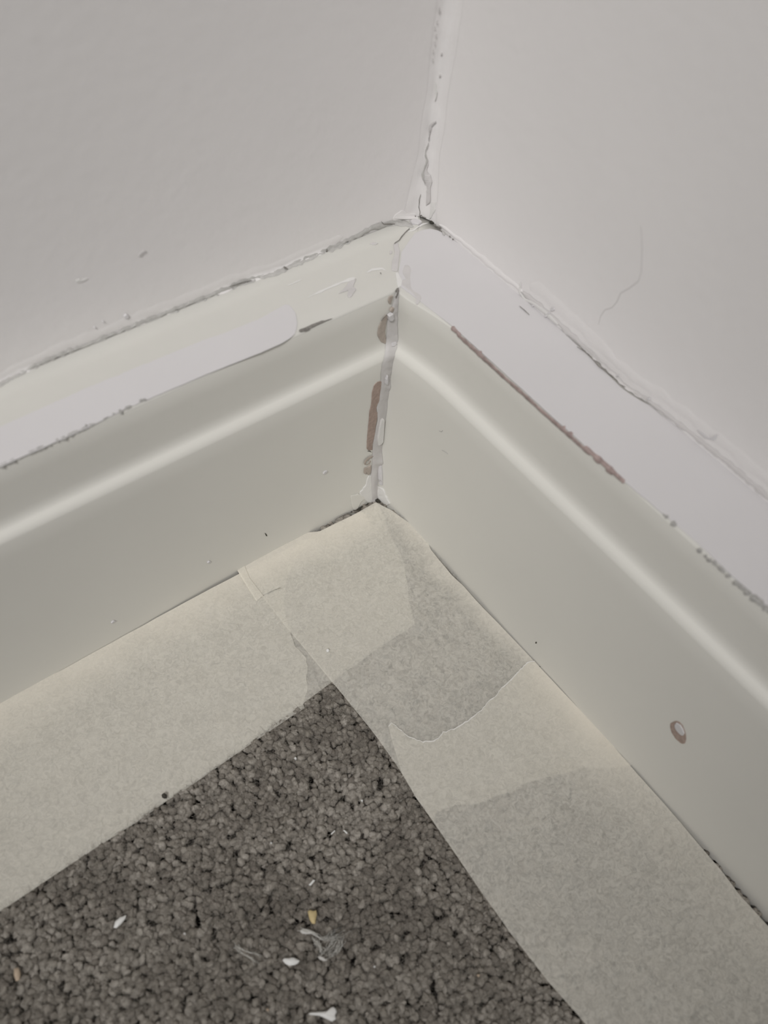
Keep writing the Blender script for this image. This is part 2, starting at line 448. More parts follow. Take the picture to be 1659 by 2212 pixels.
stroke('corner_crack', cr(*CV, [(664, 1605), (645, 1650), (622, 1700), (625, 1750), (645, 1790), (640, 1840), (610, 1900), (592, 1960), (600, 2020), (625, 2080)]), [2, 3, 4, 4, 5, 4, 4, 5, 3, 1.5], M_gap, wl, base=0.0007, step=2, wj=0.3)
patch('filler_line', cr(*CV, [(655, 1800), (665, 1850), (640, 1930), (690, 2000), (705, 2050), (690, 2140), (690, 2300), (640, 2330), (650, 2200), (640, 2100), (600, 2020), (600, 1930), (640, 1860)]), M_caulk, wl, jit=0.8, base=0.0004)
stroke('corner_crack', cr(*C1, [(860, 150), (846, 200), (848, 260), (860, 310), (852, 350), (880, 385), (912, 396)]), [1, 1.6, 1.8, 1.6, 1, 1.8, 1.2], M_mid, wl, base=0.0007, step=2)
patch('filler_line', cr(*C1, [(965, 240), (1005, 235), (1000, 300), (960, 380), (945, 385), (955, 300)]), M_caulk_pale, wr, jit=0.7)


# lumps of filler at the foot of the wall corner
patch('filler_lump', cr(*C1, [(620, 360), (700, 300), (760, 330), (820, 330), (850, 390), (760, 400), (680, 395), (610, 400)]), M_wall, wl, th=0.00008, jit=1.2)

# --- vertical caulked joint of the skirting faces
EL = cr(*C1, [(655, 1010), (620, 1110), (600, 1200), (565, 1290), (560, 1400), (550, 1500), (545, 1590)]) + cr(*C2, [(750, 150), (735, 290), (730, 400), (722, 500), (690, 620), (700, 760), (672, 900), (655, 1000), (645, 1100), (640, 1250), (622, 1400), (620, 1540), (622, 1680)])
ER = cr(*C1, [(680, 1010), (668, 1110), (664, 1200), (660, 1290), (662, 1400), (665, 1470), (640, 1590)]) + cr(*C2, [(868, 150), (848, 290), (852, 400), (820, 480), (815, 600), (800, 730), (762, 850), (750, 1000), (752, 1130), (768, 1250), (712, 1310), (700, 1500), (712, 1670)])


def joint(name, EL, ER, m, parent, n=110, off=0.0004, k=6, bulge=0.0006):
    A = resample(EL, n); B = resample(ER, n); V = []; F = []
    for i in range(n):
        a, na = hit(A[i]+np.array((nz(i*0.4, 1)*1.5, 0))); b, nb = hit(B[i]+np.array((nz(i*0.35, 9)*1.5, 0)))
        c, nc = hit((A[i]+B[i])/2)
        nm = (na+nb); nm /= np.linalg.norm(nm)
        for j in range(k+1):
            t = j/k; p = a*(1-t)+b*t
            s = 4*t*(1-t)
            e = na*(1-t)+nb*t
            V.append(p + e*off*(0.3+0.7*s) + nm*s*(bulge*0.5*nz(i*0.21, j*0.3, 5.5)))
    for i in range(n-1):
        for j in range(k):
            q = i*(k+1)+j; F.append((q, q+1, q+k+2, q+k+1))
    return mesh(name, V, F, m, parent)


tag(joint('corner_caulk', EL, ER, M_caulk, bl))
patch('bare_wood_chip', cr(*C2, [(745, 325), (735, 400), (722, 480), (718, 545), (690, 590), (685, 650), (700, 680), (695, 750), (678, 820), (672, 900), (658, 960), (640, 1040), (640, 1098), (600, 1100), (578, 1075), (585, 940), (600, 800), (608, 680), (632, 560), (638, 450), (660, 375), (700, 335)]), M_wood, bl, jit=0.7, base=0.00015, plane=(1, 0.0), th=0.0001)
patch('bare_wood_chip', cr(*C1, [(552, 1238), (565, 1260), (550, 1330), (542, 1400), (552, 1470), (545, 1505), (505, 1485), (475, 1420), (480, 1370), (500, 1310), (530, 1265)]), M_wood_pale, bl, jit=0.6, base=0.0002, th=0.0001)
patch('bare_wood_chip', cr(*C1, [(585, 1075), (610, 1065), (600, 1100), (592, 1140), (575, 1142), (568, 1110)]), M_wood_pale, bl, jit=0.4, base=0.0003)
stroke('crack', cr(*C1, [(655, 1015), (640, 1045), (620, 1075)]), [2, 4, 2], M_mid, bl, base=0.0009, step=1.5, wj=0.6)
patch('bare_wood_chip', cr(*C1, [(595, 1172), (612, 1168), (608, 1195), (592, 1208), (580, 1200)]), M_wood_pale, bl, jit=0.3, base=0.0007)
stroke('paint_lip', cr(*C1, [(555, 1235), (520, 1275), (505, 1295)]), [1, 1.5, 1], M_mid, bl, base=0.0003, step=2)
patch('pale_caulk_blob', cr(*C1, [(560, 1240), (600, 1210), (608, 1260), (590, 1285), (562, 1280)]), M_fresh, bl, jit=0.4, base=0.0008, th=0.0004)
patch('pale_caulk_blob', cr(*C1, [(590, 1490), (625, 1478), (635, 1500), (615, 1530), (590, 1530)]), M_fresh, bl, jit=0.4, base=0.0008, th=0.0004)
patch('pale_caulk_blob', cr(*C2, [(795, 245), (805, 300), (795, 350), (775, 345), (778, 290)]), M_fresh, bl, jit=0.3, base=0.0008, th=0.0003)
patch('pale_caulk_blob', cr(*C2, [(730, 740), (765, 735), (760, 850), (750, 1000), (700, 1040), (690, 960), (705, 860)]), M_caulk_pale, bl, jit=0.4, base=0.0007, th=0.0002)
patch('pale_caulk_blob', cr(*C2, [(712, 1262), (752, 1262), (762, 1340), (765, 1490), (735, 1480), (705, 1420), (700, 1340)]), M_fresh, br, jit=0.4, base=0.0004, th=0.0002)
# two curled chips below the brown one
stroke('bare_wood_chip', cr(*C2, [(645, 1158), (600, 1180), (560, 1215), (548, 1250), (575, 1255), (605, 1235), (612, 1205)]), [3, 5, 5, 4, 2, 3, 3], M_wood_pale, bl, base=0.0004, step=2)
patch('bare_wood_chip', cr(*C2, [(550, 1300), (590, 1285), (620, 1260), (622, 1330), (605, 1365), (580, 1370), (575, 1330), (560, 1365), (545, 1362)]), M_wood_pale, bl, jit=0.3, base=0.0004)
stroke('crack', cr(*C2, [(578, 1102), (600, 1100), (625, 1112)]), [1, 2, 1], M_dark, bl, base=0.0005, step=1.5)
# ragged white filler at the foot of the joint
patch('white_filler', cr(*C2, [(600, 1380), (625, 1380), (640, 1640), (640, 1690), (590, 1680), (560, 1650), (500, 1600), (505, 1560), (560, 1500), (575, 1440)]), M_caulk_pale, bl, jit=1.0, th=0.00025)
patch('white_filler', cr(*C2, [(400, 1600), (450, 1590), (520, 1600), (570, 1625), (540, 1650), (500, 1700), (470, 1760), (430, 1770), (400, 1680)]), M_board, bl, jit=1.2, th=0.00025)
patch('white_filler', cr(*C2, [(700, 1500), (765, 1520), (800, 1600), (850, 1700), (800, 1720), (720, 1650), (700, 1600)]), M_caulk_pale, br, jit=0.8, th=0.0003)
stroke('floor_crack', cr(*C2, [(588, 1680), (550, 1720), (505, 1762), (470, 1785), (425, 1790)]), [2, 4, 6, 4, 1.5], M_dark, bl, base=0.0006, step=2, wj=0.3)
stroke('floor_crack', cr(*C2, [(420, 1792), (360, 1798), (300, 1825), (240, 1855), (215, 1875)]), [2, 1.6, 1.6, 1.6, 1], M_mid, bl, base=0.0004, step=2)
patch('floor_gap_shade', cr(*C2, [(672, 1672), (690, 1655), (712, 1642), (730, 1665), (735, 1695), (700, 1690)]), M_dark, br, n=16, base=0.0005)  # dark patch stands for the shade in the gap

# --- right ledge
R3 = [(860, 612), (905, 645), (980, 703), (1140, 848), (1300, 993), (1352, 1039), (1463, 1131), (1510, 1172), (1575, 1235), (1659, 1308), (1800, 1436)]
RM = [(1830, 1222), (1659, 1087), (1580, 1017), (1506, 958), (1420, 890), (1347, 843), (1250, 750), (1180, 685), (1125, 638), (1060, 585), (1000, 535), (955, 502), (925, 494), (893, 506), (868, 545), (862, 580)]
patch('fresh_paint_band', [(x-1, y+4) for x, y in R3]+RM, M_fresh, br, th=0.0001, jit=1.5, n=160, plane=(2, H), base=0.0001)
R4 = [(945, 487), (1000, 530), (1060, 580), (1125, 633), (1180, 680), (1250, 745), (1347, 838), (1420, 885), (1506, 953), (1580, 1012), (1659, 1082), (1760, 1165)]
stroke('wall_caulk_and_shade', [(x+4, y-3) for x, y in R4[3:]], [9, 10, 10, 8, 8, 9, 10, 11, 11], M_pit_shade, br, h=0.00012, base=0.0001, jit=1.0, wj=0.4)  # grey strip paints the shadow line along the joint
stroke('wall_caulk_and_shade', [(x+4, y-3) for x, y in R4[:4]], [6, 10, 12, 8], M_wall, br, h=0.0002, base=0.0, jit=1.0, wj=0.2)
stroke('wall_caulk_and_shade', [(x+22, y-22) for x, y in R4[3:]], 34, M_wall, wr, h=0.00022, base=-0.0001, jit=2.5, wj=0.25, step=9)
stroke('crack', cr(*C7, [(690, 450), (750, 490), (800, 550), (870, 600), (905, 640), (935, 655)]), [1, 1.8, 2.0, 2.0, 1.6, 1], M_mid, br, base=0.0006, step=2)
stroke('crack', cr(*C7, [(400, 242), (425, 262), (452, 288)]), [1, 1.8, 1], M_mid, br, base=0.0004, step=2)
stroke('caulk_ripple', cr(*C7, [(410, 115), (405, 165), (430, 200), (480, 225), (540, 270), (600, 330)]), [3, 4, 6, 8, 8, 6], M_caulk_pale, br, base=0.0002)
for x, y, r in ((475, 232, 5), (575, 250, 8), (555, 270, 4), (540, 285, 5), (1062, 703, 6), (905, 585, 4)):
    patch('paint_blob', cr(*C7, [(x-r, y-r), (x+r, y-r), (x+r*1.3, y+r*0.6), (x, y+r*1.3), (x-r*1.2, y+r*0.5)]), M_fresh, br, n=12, th=0.0003, base=0.0003)
patch('paint_chip_edge', cr(*C7, [(1305, 860), (1330, 870), (1370, 905), (1412, 880), (1395, 915), (1340, 900)]), M_fresh, wr, th=0.0003, jit=0.5)
stroke('bare_edge', cr(*C7, [(65, 345), (100, 378), (180, 450), (250, 515), (330, 590), (420, 668), (520, 760), (640, 865), (740, 955), (840, 1040), (900, 1095), (940, 1130)]), [6, 5, 6, 4.5, 4, 4, 4, 4.5, 5, 5, 7, 5], M_redline, br, base=0.0007, wj=0.3, step=3)
for seg, w in (([(1128, 1290), (1155, 1312)], 7), ([(1172, 1330), (1195, 1352)], 8)):
    stroke('paint_gap', cr(*C7, seg), w, M_dash, br, base=0.0004, step=2, wj=0.4)
for seg, w in (([(1248, 505), (1275, 525)], 6), ([(1290, 540), (1330, 580)], 5), ([(1335, 580), (1410, 650)], 5), ([(1415, 655), (1440, 672)], 6), ([(1460, 695), (1560, 780)], 7), ([(1565, 785), (1659, 865), (1700, 905)], 8)):
    stroke('paint_gap', cr(*C8, seg), w, M_dash, br, base=0.0004, step=2.5, jit=0.8, wj=0.5)
# nail hole chip in the right board
C3 = ((1300, 1450), 4.022)
patch('bare_wood_chip', cr(*C3, [(600, 450), (640, 430), (670, 432), (705, 470), (728, 530), (735, 590), (722, 630), (690, 625), (640, 580), (610, 530), (596, 480)]), M_wood, br, base=0.0001, th=0.0001, jit=0.3)
patch('white_filler_plug', cr(*C3, [(655, 440), (690, 460), (712, 495), (725, 535), (712, 558), (690, 545), (660, 515), (640, 485), (642, 455)]), M_fresh, br, base=0.0002, th=0.0003, jit=0.2)
# flecks and scratches stuck on the paint
for px in ([(697, 1022), (700, 1017), (706, 1015), (707, 1018), (702, 1022), (698, 1024)], [(447, 1214), (451, 1210), (456, 1212), (452, 1213), (449, 1217)],
           [(239, 1344), (244, 1339), (250, 1340), (246, 1342), (241, 1346)]):
    tag(patch('paint_fleck', px, M_fresh, bl, n=10, th=0.0003))
patch('dark_fleck', [(572, 1151), (575, 1153), (577, 1158), (574, 1157)], M_dark, bl, n=8, th=0.0001)
patch('dark_fleck', [(1158, 1386), (1160, 1387), (1159, 1390), (1157, 1389)], M_dark, br, n=8, th=0.0001)
stroke('dark_fleck', [(955, 972), (962, 976), (968, 981)], [1.2, 1, 0.6], M_gap, br, step=2)
stroke('dark_fleck', [(948, 930), (954, 933), (957, 929)], [1.2, 1.6, 0.6], M_gap, br, step=2)
patch('wall_nick', [(298, 553), (303, 545), (312, 540), (317, 543), (310, 547), (304, 555)], M_caulk, wl, n=14, th=0.0001)
patch('wall_nick', [(163, 606), (170, 602), (178, 604), (190, 600), (176, 609), (166, 610)], M_caulk_pale, wl, n=14, th=0.0001)
patch('paint_blob', [(266, 681), (272, 676), (277, 680), (275, 686), (268, 687)], M_fresh, wl, n=10, th=0.0004)
for x, y in ((222, 694), (204, 707)):
    patch('paint_blob', [(x-3, y-1), (x, y-3), (x+3, y), (x, y+2)], M_fresh, wl, n=8, th=0.0003)

hair = stroke('hair', cr(*C7, [(1018, -170), (1024, -60), (1020, 60), (1005, 110), (960, 145), (915, 170), (895, 215), (870, 245), (835, 255), (812, 290), (803, 330)]), [1, 1.6, 2, 2, 1.6, 2.2, 2.2, 2, 1.6, 1.8, .8], M_hair, None, h=0.0001, base=0.00002, plane=(0, T), step=3)
tag(hair, 'thin grey curved hair stuck to the right wall', 'hair')

# ------------------------------------------------------------------ masking tape
def curve(px, n):
    return resample([on(p, 2, 0.0)[:2] for p in px], n)


def tape(name, A, B, Lft, Rgt, z0, n_w, n_l, tearA=0.0, tearB=0.0, lift_fn=None):
    """Coons patch: A start end and B far end (left to right), Lft and Rgt long edges (start to far)"""
    a, b, l, r = curve(A, n_w), curve(B, n_w), curve(Lft, n_l), curve(Rgt, n_l)
    for c, e in ((a, 0), (b, -1)):
        c[0] = l[e]; c[-1] = r[e]
    for c, t, sg in ((a, tearA, 1), (b, tearB, 2)):
        if t:
            for i in range(1, n_w-1):
                d = (l[min(3, n_l-1)]-l[0]); d = d/np.linalg.norm(d)
                c[i] += d*t*(nz(i*0.9, sg, 3)+0.6*nz(i*2.3, sg, 8))
    V = np.zeros((n_l, n_w, 3)); lf = np.zeros(n_l*n_w)
    for i in range(n_l):
        v = i/(n_l-1)
        for j in range(n_w):
            u = j/(n_w-1)
            p = (1-v)*a[j]+v*b[j]+(1-u)*l[i]+u*r[i] - ((1-u)*(1-v)*a[0]+u*(1-v)*a[-1]+(1-u)*v*b[0]+u*v*b[-1])
            V[i, j, :2] = p
            x, y = p
            near = min(-x, -y)
            z = z0 + 0.00030*nz(x*130, y*130, 1) + 0.0004*nz(x*35, y*35, 2)
            q = max(0.0, 1-near/0.004); z += 0.0002*q
            V[i, j, 2] = z
            lf[i*n_w+j] = lift_fn(x, y) if lift_fn else 0.0
    V = V.reshape(-1, 3)
    idx = np.arange(n_l*n_w).reshape(n_l, n_w)
    F = np.stack([idx[:-1, :-1], idx[1:, :-1], idx[1:, 1:], idx[:-1, 1:]], -1).reshape(-1, 4)
    o = np_mesh(name, V, F, M_tape)
    at = o.data.attributes.new('lift', 'FLOAT', 'POINT'); at.data.foreach_set('value', lf.astype(np.float32))
    # orient upwards
    if o.data.polygons[0].normal.z < 0:
        o.data.flip_normals()
    return o


def liftL(x, y):     # left strips: stands off the pile in a band beside the board
    d = -y + 0.003*nz(x*60, y*60, 4) + 0.0015*nz(x*220, y*220, 6)
    return float(np.clip(1-(d-0.002)/0.012, 0, 1))*0.55


def liftR(x, y):
    d = -x + 0.003*nz(x*60, y*60, 5) + 0.0015*nz(x*220, y*220, 9)
    k = float(np.clip(1-(d-0.001)/0.007, 0, 1))*0.55
    d2 = -y + 0.14*(-x-0.012) + 0.003*nz(x*70, y*70, 2)
    e = float(np.clip(1-(d2+0.004*0-0.007)/0.009, 0, 1))*(1.0 if x < -0.01 else 0.5)
    return max(k, e*0.7)


def liftR2(x, y):
    d = -x + 0.004*nz(x*60, y*60, 5)
    g = math.exp(-((y+0.097)/0.022)**2)
    return float(np.clip(1-(d-0.002)/0.018, 0, 1))*(0.30+0.6*g)


Ledge = [(-320, 1688), (0, 1517), (135, 1446), (287, 1362), (400, 1301), (506, 1244), (600, 1195), (700, 1145), (770, 1111), (815, 1090)]
L1out = [(-320, 2195), (0, 1968), (200, 1834), (357, 1729), (482, 1645), (602, 1557), (652, 1521), (717, 1473), (800, 1412), (896, 1348)]
L2out = [(-320, 2196), (0, 1970), (200, 1836), (294, 1777), (357, 1732), (412, 1698), (500, 1636), (560, 1595), (620, 1555), (658, 1530)]
tearL1 = [(815, 1090), (830, 1113), (836, 1137), (845, 1161), (866, 1195), (872, 1213), (881, 1267), (885, 1306), (896, 1348)]
tearL2 = [(700, 1149), (650, 1190), (620, 1250), (612, 1310), (628, 1365), (637, 1397), (661, 1419), (665, 1445), (661, 1463), (665, 1487), (655, 1521), (658, 1530)]
endL = [(-320, 1688), (-320, 2195)]
L1 = tape('masking_tape', tearL1, endL, Ledge[::-1], L1out[::-1], -0.00030, 56, 230, tearA=0.0004, lift_fn=liftL)
tag(L1, 'lower masking tape strip along the left skirting, its torn end under the crossing strip', 'masking tape')
L2 = tape('masking_tape', tearL2, endL, Ledge[:-3][::-1][:1]*0 + [(700, 1149), (600, 1197), (506, 1245), (400, 1302), (287, 1363), (135, 1447), (0, 1518), (-320, 1689)], L2out[::-1], 0.0, 56, 200, tearA=0.0004, lift_fn=liftL)
tag(L2, 'upper masking tape strip along the left skirting, torn just before the crossing strip', 'masking tape')
R1top = [(508, 1226), (560, 1201), (600, 1180), (665, 1152), (690, 1149), (735, 1127), (775, 1108), (812, 1087)]
R1left = [(508, 1226), (530, 1262), (552, 1298), (567, 1289), (610, 1345), (660, 1405), (717, 1475), (740, 1502), (780, 1550), (820, 1602), (849, 1643), (867, 1671), (897, 1722), (937, 1757+20)]
R1right = [(812, 1087), (845, 1104), (871, 1123), (905, 1148), (923, 1172), (930, 1188), (950, 1214), (975, 1243), (1000, 1266), (1026, 1297), (1080, 1352), (1130, 1405), (1155, 1432), (1210, 1492), (1300, 1584), (1362, 1655)]
R1end = [(937, 1777), (940, 1757), (982, 1740), (1030, 1738), (1079, 1717), (1107, 1711), (1131, 1695), (1184, 1679), (1228, 1669), (1261, 1657), (1321, 1661), (1362, 1655)]
R1 = tape('masking_tape', R1top, R1end, R1left, R1right, 0.00030, 60, 130, tearB=0.0003, lift_fn=liftR)
tag(R1, 'masking tape strip crossing the corner, from the left skirting down the right skirting', 'masking tape')
R2tear = [(838.5, 1570), (844.6, 1561), (861, 1574), (881, 1592), (909, 1602), (933, 1602), (949, 1594), (956, 1582), (978, 1576), (1006, 1560), (1038, 1536), (1055, 1516), (1071, 1505), (1079, 1491), (1103, 1469), (1123, 1447), (1139, 1431), (1153, 1430)]
R2left = [(838.5, 1570), (851, 1617), (867, 1670), (897, 1722), (933, 1774), (986, 1850), (1033, 1920), (1100, 2015), (1180, 2117), (1262, 2212), (1400, 2370), (1500, 2480)]
R2right = [(1153, 1430), (1210, 1492), (1300, 1585), (1375, 1675), (1424, 1728), (1494, 1810), (1554, 1880), (1598, 1938), (1659, 2004), (1800, 2168), (1980, 2375)]
R2 = tape('masking_tape', R2tear, [(1500, 2480), (1980, 2375)], R2left, R2right, 0.00060, 72, 190, tearA=0.0004, lift_fn=liftR2)
tag(R2, 'masking tape strip running to the lower right, starting with a jagged torn edge', 'masking tape')
tb = tape('tape_scrap', [(510, 1227), (526, 1220)], [(554, 1300), (569, 1289)], [(510, 1227), (531, 1263), (554, 1300)], [(526, 1220), (540, 1252), (569, 1289)], 0.00065, 8, 26, tearB=0.0003, lift_fn=lambda x, y: 0.3)
tag(tb, 'small cream tab of masking tape at the upper left end of the crossing strip', 'tape scrap')


# torn paper lip on the top strip
row = [np.array(v.co) for v in R2.data.vertices[:72]]; LV = []; LF = []
for k, v in enumerate(row):
    d = np.array((-0.35, -1.0, 0)); w = 0.00028*(1+0.9*nz(k*0.8, 3.3))
    LV += [v-d*0.00006+np.array((0, 0, 0.00002)), v+d*w*0.5+np.array((0, 0, 0.00014)), v+d*w+np.array((0, 0, 0.00005))]
for k in range(len(row)-1):
    for q in range(2):
        a0 = k*3+q; LF.append((a0, a0+1, a0+4, a0+3))
lip = mesh('torn_edge', LV, LF, M_lip, R2)

# ------------------------------------------------------------------ carpet pile
TP = [np.array([on(p, 2, 0.0)[:2] for p in poly]) for poly in
      (Ledge+tearL1[1:]+L1out[::-1], R1top+R1right[1:]+R2right[3:]+R2left[::-1][:-1]+R1left[::-1][1:])]


def inside(P, poly):
    x, y = P[:, 0], P[:, 1]; r = np.zeros(len(P), bool); j = len(poly)-1
    for i in range(len(poly)):
        xi, yi = poly[i]; xj, yj = poly[j]
        c = ((yi > y) != (yj > y)) & (x < (xj-xi)*(y-yi)/(yj-yi+1e-12)+xi); r ^= c; j = i
    return r


def icos(sub):
    import bmesh
    bm = bmesh.new(); bmesh.ops.create_icosphere(bm, subdivisions=sub, radius=1.0)
    V = np.array([v.co[:] for v in bm.verts]); F = np.array([[v.index for v in f.verts] for f in bm.faces]); bm.free()
    return V, F


def rotm(ax, an):
    return np.array(Matrix.Rotation(an, 3, Vector(ax)))


def carpet():
    sp = 0.00195
    xs = np.arange(-0.205, 0.0, sp); ys = np.arange(-0.215, 0.0, sp*0.92)
    P = []
    for jj, y in enumerate(ys):
        for x in xs:
            P.append((x+(sp/2 if jj % 2 else 0)+random.gauss(0, sp*0.20), y+random.gauss(0, sp*0.20)))
    P = np.array(P); P = P[(P[:, 0] < -0.0008) & (P[:, 1] < -0.0008)]
    # keep the part the lens could see, with a margin
    D = np.column_stack([P, np.zeros(len(P))])-CAM; zc = D@f_; px = W_/2+FPX*(D@R_)/zc; py = H_/2-FPX*(D@U_)/zc
    P = P[(px > -260) & (px < W_+260) & (py < H_+260)]
    under = np.zeros(len(P), bool)
    for poly in TP:
        under |= inside(P, poly)
    V0, F0 = icos(2)
    protos = []
    for k in range(14):                       # yarn tips: lumpy, twisted, leaning
        v = V0.copy(); lean = rotm((1, 0, 0), random.uniform(0.2, 0.9))
        v = v*np.array((0.78, 1.1, 1.2))
        for i in range(len(v)):
            q = Vector(v[i]*1.25+np.array((k*7.3, 0, 0)))
            v[i] *= 1+0.5*noise.noise(q)+0.25*noise.noise(q*2.6)
            ang = v[i, 2]*0.8; c, s = math.cos(ang), math.sin(ang); x, y = v[i, 0], v[i, 1]
            v[i, 0] = x*c-y*s; v[i, 1] = x*s+y*c
        v = v@lean.T; protos.append(v)
    VV = []; FF = []; TT = []; n = 0
    for i, (x, y) in enumerate(P):
        lobes = 1 if under[i] else 3
        tone0 = 0.5+0.55*nz(x*45, y*45, 3)+random.gauss(0, 0.27)
        for l in range(lobes):
            v = protos[random.randrange(14)]
            a = random.uniform(0, 2*math.pi); c, s = math.cos(a), math.sin(a)
            M = np.array(((c, -s, 0), (s, c, 0), (0, 0, 1)))
            r = (0.00122 if under[i] else 0.00102)*random.uniform(0.65, 1.30)*(1.15 if under[i] else 1.0)
            w = (v@M.T)*r*np.array((1, 1, 0.9))
            dz = -0.0022 if under[i] else -0.0008+random.gauss(0, 0.00022)-0.0002*l
            off = np.array((random.gauss(0, 0.0007)*l, random.gauss(0, 0.0007)*l, dz))
            w = w+np.array((x, y, 0))+off
            w[:, 0] = np.minimum(w[:, 0], -0.0001); w[:, 1] = np.minimum(w[:, 1], -0.0001)
            if under[i]:
                w[:, 2] = np.minimum(w[:, 2], -0.0009)
            VV.append(w); FF.append(F0+n); n += len(w)
            TT.append(np.full(len(w), np.clip(tone0+random.gauss(0, 0.08), 0, 1)))
    A = np.vstack(VV); hid = np.zeros(len(A), bool)
    for poly in TP:
        c = poly.mean(0); hid |= inside(A[:, :2], poly)
    A[hid, 2] = np.minimum(A[hid, 2], -0.0010)
    o = np_mesh('carpet_pile', A, np.vstack(FF), M_pile)
    at = o.data.attributes.new('tone', 'FLOAT', 'POINT'); at.data.foreach_set('value', np.concatenate(TT).astype(np.float32))
    print('tufts', len(P), 'tris', sum(len(f) for f in FF))
    return o, P[~under]


pile, OPEN = carpet()
tag(pile, 'dark grey-brown twist pile carpet between the two tape strips', 'carpet', kind='stuff')


def fibres(name, starts, mat_, length, width, seg=5, lift=0.0004, curl=1.0, tone=(0.6, 1.0), cap=0.0012, seed=0):
    rs = np.random.RandomState(seed); n = len(starts)
    P = np.zeros((n, seg+1, 3)); P[:, 0] = starts
    a = rs.uniform(0, 2*np.pi, n); L = length*rs.uniform(0.4, 1.3, n)/seg; da = rs.normal(0, 0.35*curl, n)
    vz = rs.uniform(0.1, 0.9, n)
    for k in range(1, seg+1):
        d = np.stack([np.cos(a), np.sin(a), vz*(1-1.7*k/seg)], 1)
        P[:, k] = P[:, k-1]+d*L[:, None]; a = a+da+rs.normal(0, 0.15, n)
    P[:, :, 2] = np.minimum(P[:, :, 2], cap)
    view = P-CAM; view /= np.linalg.norm(view, axis=2, keepdims=True)
    tan = np.gradient(P, axis=1); side = np.cross(tan, np.array((0, 0, 1.0))); side /= np.linalg.norm(side, axis=2, keepdims=True)+1e-12
    wv = width*np.linspace(1, 0.35, seg+1)[None, :, None]
    up = np.array((0, 0, 1.0))*wv*0.6
    A = P-side*wv; B = P+side*wv; C = P+up
    V = np.stack([A, B, C], 2).reshape(-1, 3)
    base = (np.arange(n)[:, None]*(seg+1)+np.arange(seg)[None, :])*3; base = base.reshape(-1)
    F = np.vstack([np.stack([base+i, base+j, base+3+j, base+3+i], 1) for i, j in ((0, 2), (2, 1), (1, 0))])
    o = np_mesh(name, V, F, mat_)
    t = np.repeat(rs.uniform(tone[0], tone[1], n), (seg+1)*3)
    at = o.data.attributes.new('tone', 'FLOAT', 'POINT'); at.data.foreach_set('value', t.astype(np.float32))
    return o


idx = np.random.randint(0, len(OPEN), 56000)
st = np.column_stack([OPEN[idx]+np.random.normal(0, 0.0008, (len(idx), 2)), np.random.uniform(-0.0004, 0.0007, len(idx))])
keep = (st[:, 0] < -0.004) & (st[:, 1] < -0.004)
for poly in TP:
    keep &= ~inside(st[:, :2], poly)
st = st[keep]
fz = fibres('carpet_fuzz', st, M_pile, 0.0021, 0.000026, seed=3, cap=0.0016, tone=(0.6, 1.0), seg=4)
fz.parent = pile; fz['kind'] = 'stuff'

# ------------------------------------------------------------------ debris on the carpet
def flake(name, px, m, z, th=0.0004, label=None, cat=None, dome=0.0004, jit=0.3, group=None, n=None):
    Q = resample(px, n or max(14, len(px)*4), True); c = Q.mean(0); n = len(Q); V = []
    for s, zz, k in ((1.0, z, 0), (1.04, z+th*0.5, 1), (0.9, z+th, 2), (0.5, z+th+dome*0.7, 3)):
        for i, q in enumerate(Q):
            p = on(c+(q-c)*s+np.array((nz(i*0.7, 3), nz(i*0.7, 9)))*jit, 2, 0.0)
            V.append((p[0], p[1], zz + (0.00012*nz(i*0.5, k, 2) if k else 0)))
    F = []
    for r in range(3):
        for i in range(n):
            j = (i+1) % n; F.append((r*n+i, r*n+j, (r+1)*n+j, (r+1)*n+i))
    p = on(c, 2, 0.0); V.append((p[0], p[1], z+th+dome)); V.append((p[0], p[1], z)); t = len(V)-2
    for i in range(n):
        j = (i+1) % n; F.append((3*n+i, 3*n+j, t)); F.append((j, i, t+1))
    o = mesh(name, V, F, m)
    import bmesh
    bm = bmesh.new(); bm.from_mesh(o.data); bmesh.ops.recalc_face_normals(bm, faces=bm.faces); bm.to_mesh(o.data); bm.free()
    if label: tag(o, label, cat, group)
    return o


CD = ((0, 1850), 1.659); CE = ((560, 1920), 6.9125)
ZP = 0.0009
flake('paint_flake', cr(*CE, [(350, 1080), (372, 1048), (440, 1048), (505, 1036), (560, 1062), (602, 1085), (570, 1128), (520, 1150), (450, 1160), (390, 1130)]), M_flake, ZP, label='white lens-shaped paint flake on the carpet below the lint tuft', cat='paint flake')
flake('paint_flake', cr(*CE, [(735, 1885), (760, 1858), (900, 1845), (1045, 1835), (1052, 1790), (1100, 1775), (1135, 1800), (1150, 1850), (1125, 1890), (1140, 1950), (1080, 1990), (1000, 1950), (900, 1905), (800, 1895)]), M_flake, ZP, label='largest white paint flake, bone-shaped with a forked end, at the bottom of the carpet', cat='paint flake')
flake('paint_flake', cr(*CD, [(410, 258), (416, 236), (432, 222), (455, 214), (452, 226), (436, 246), (420, 260)]), M_flake, ZP, label='slanting white paint flake on the carpet near the left tape', cat='paint flake')
flake('yellow_chip', cr(*CE, [(725, 350), (760, 330), (800, 348), (850, 335), (858, 400), (842, 470), (835, 535), (785, 530), (755, 480), (735, 410)]), M_yel, ZP, label='small yellow chip on the carpet above the lint tuft', cat='chip')
flake('tan_chip', cr(*CD, [(55, 405), (72, 402), (78, 425), (74, 445), (62, 450), (54, 430)]), M_tan, ZP, label='tan crumb on the carpet at the far left', cat='crumb', jit=0.8)
flake('paint_sliver', cr(*CD, [(1106, 106), (1122, 87), (1130, 89), (1113, 109)]), M_flake, ZP, label='short white sliver on the carpet above the yellow chip', cat='sliver', jit=0.1, dome=0.0001)
C5 = ((500, 1400), 3.318)
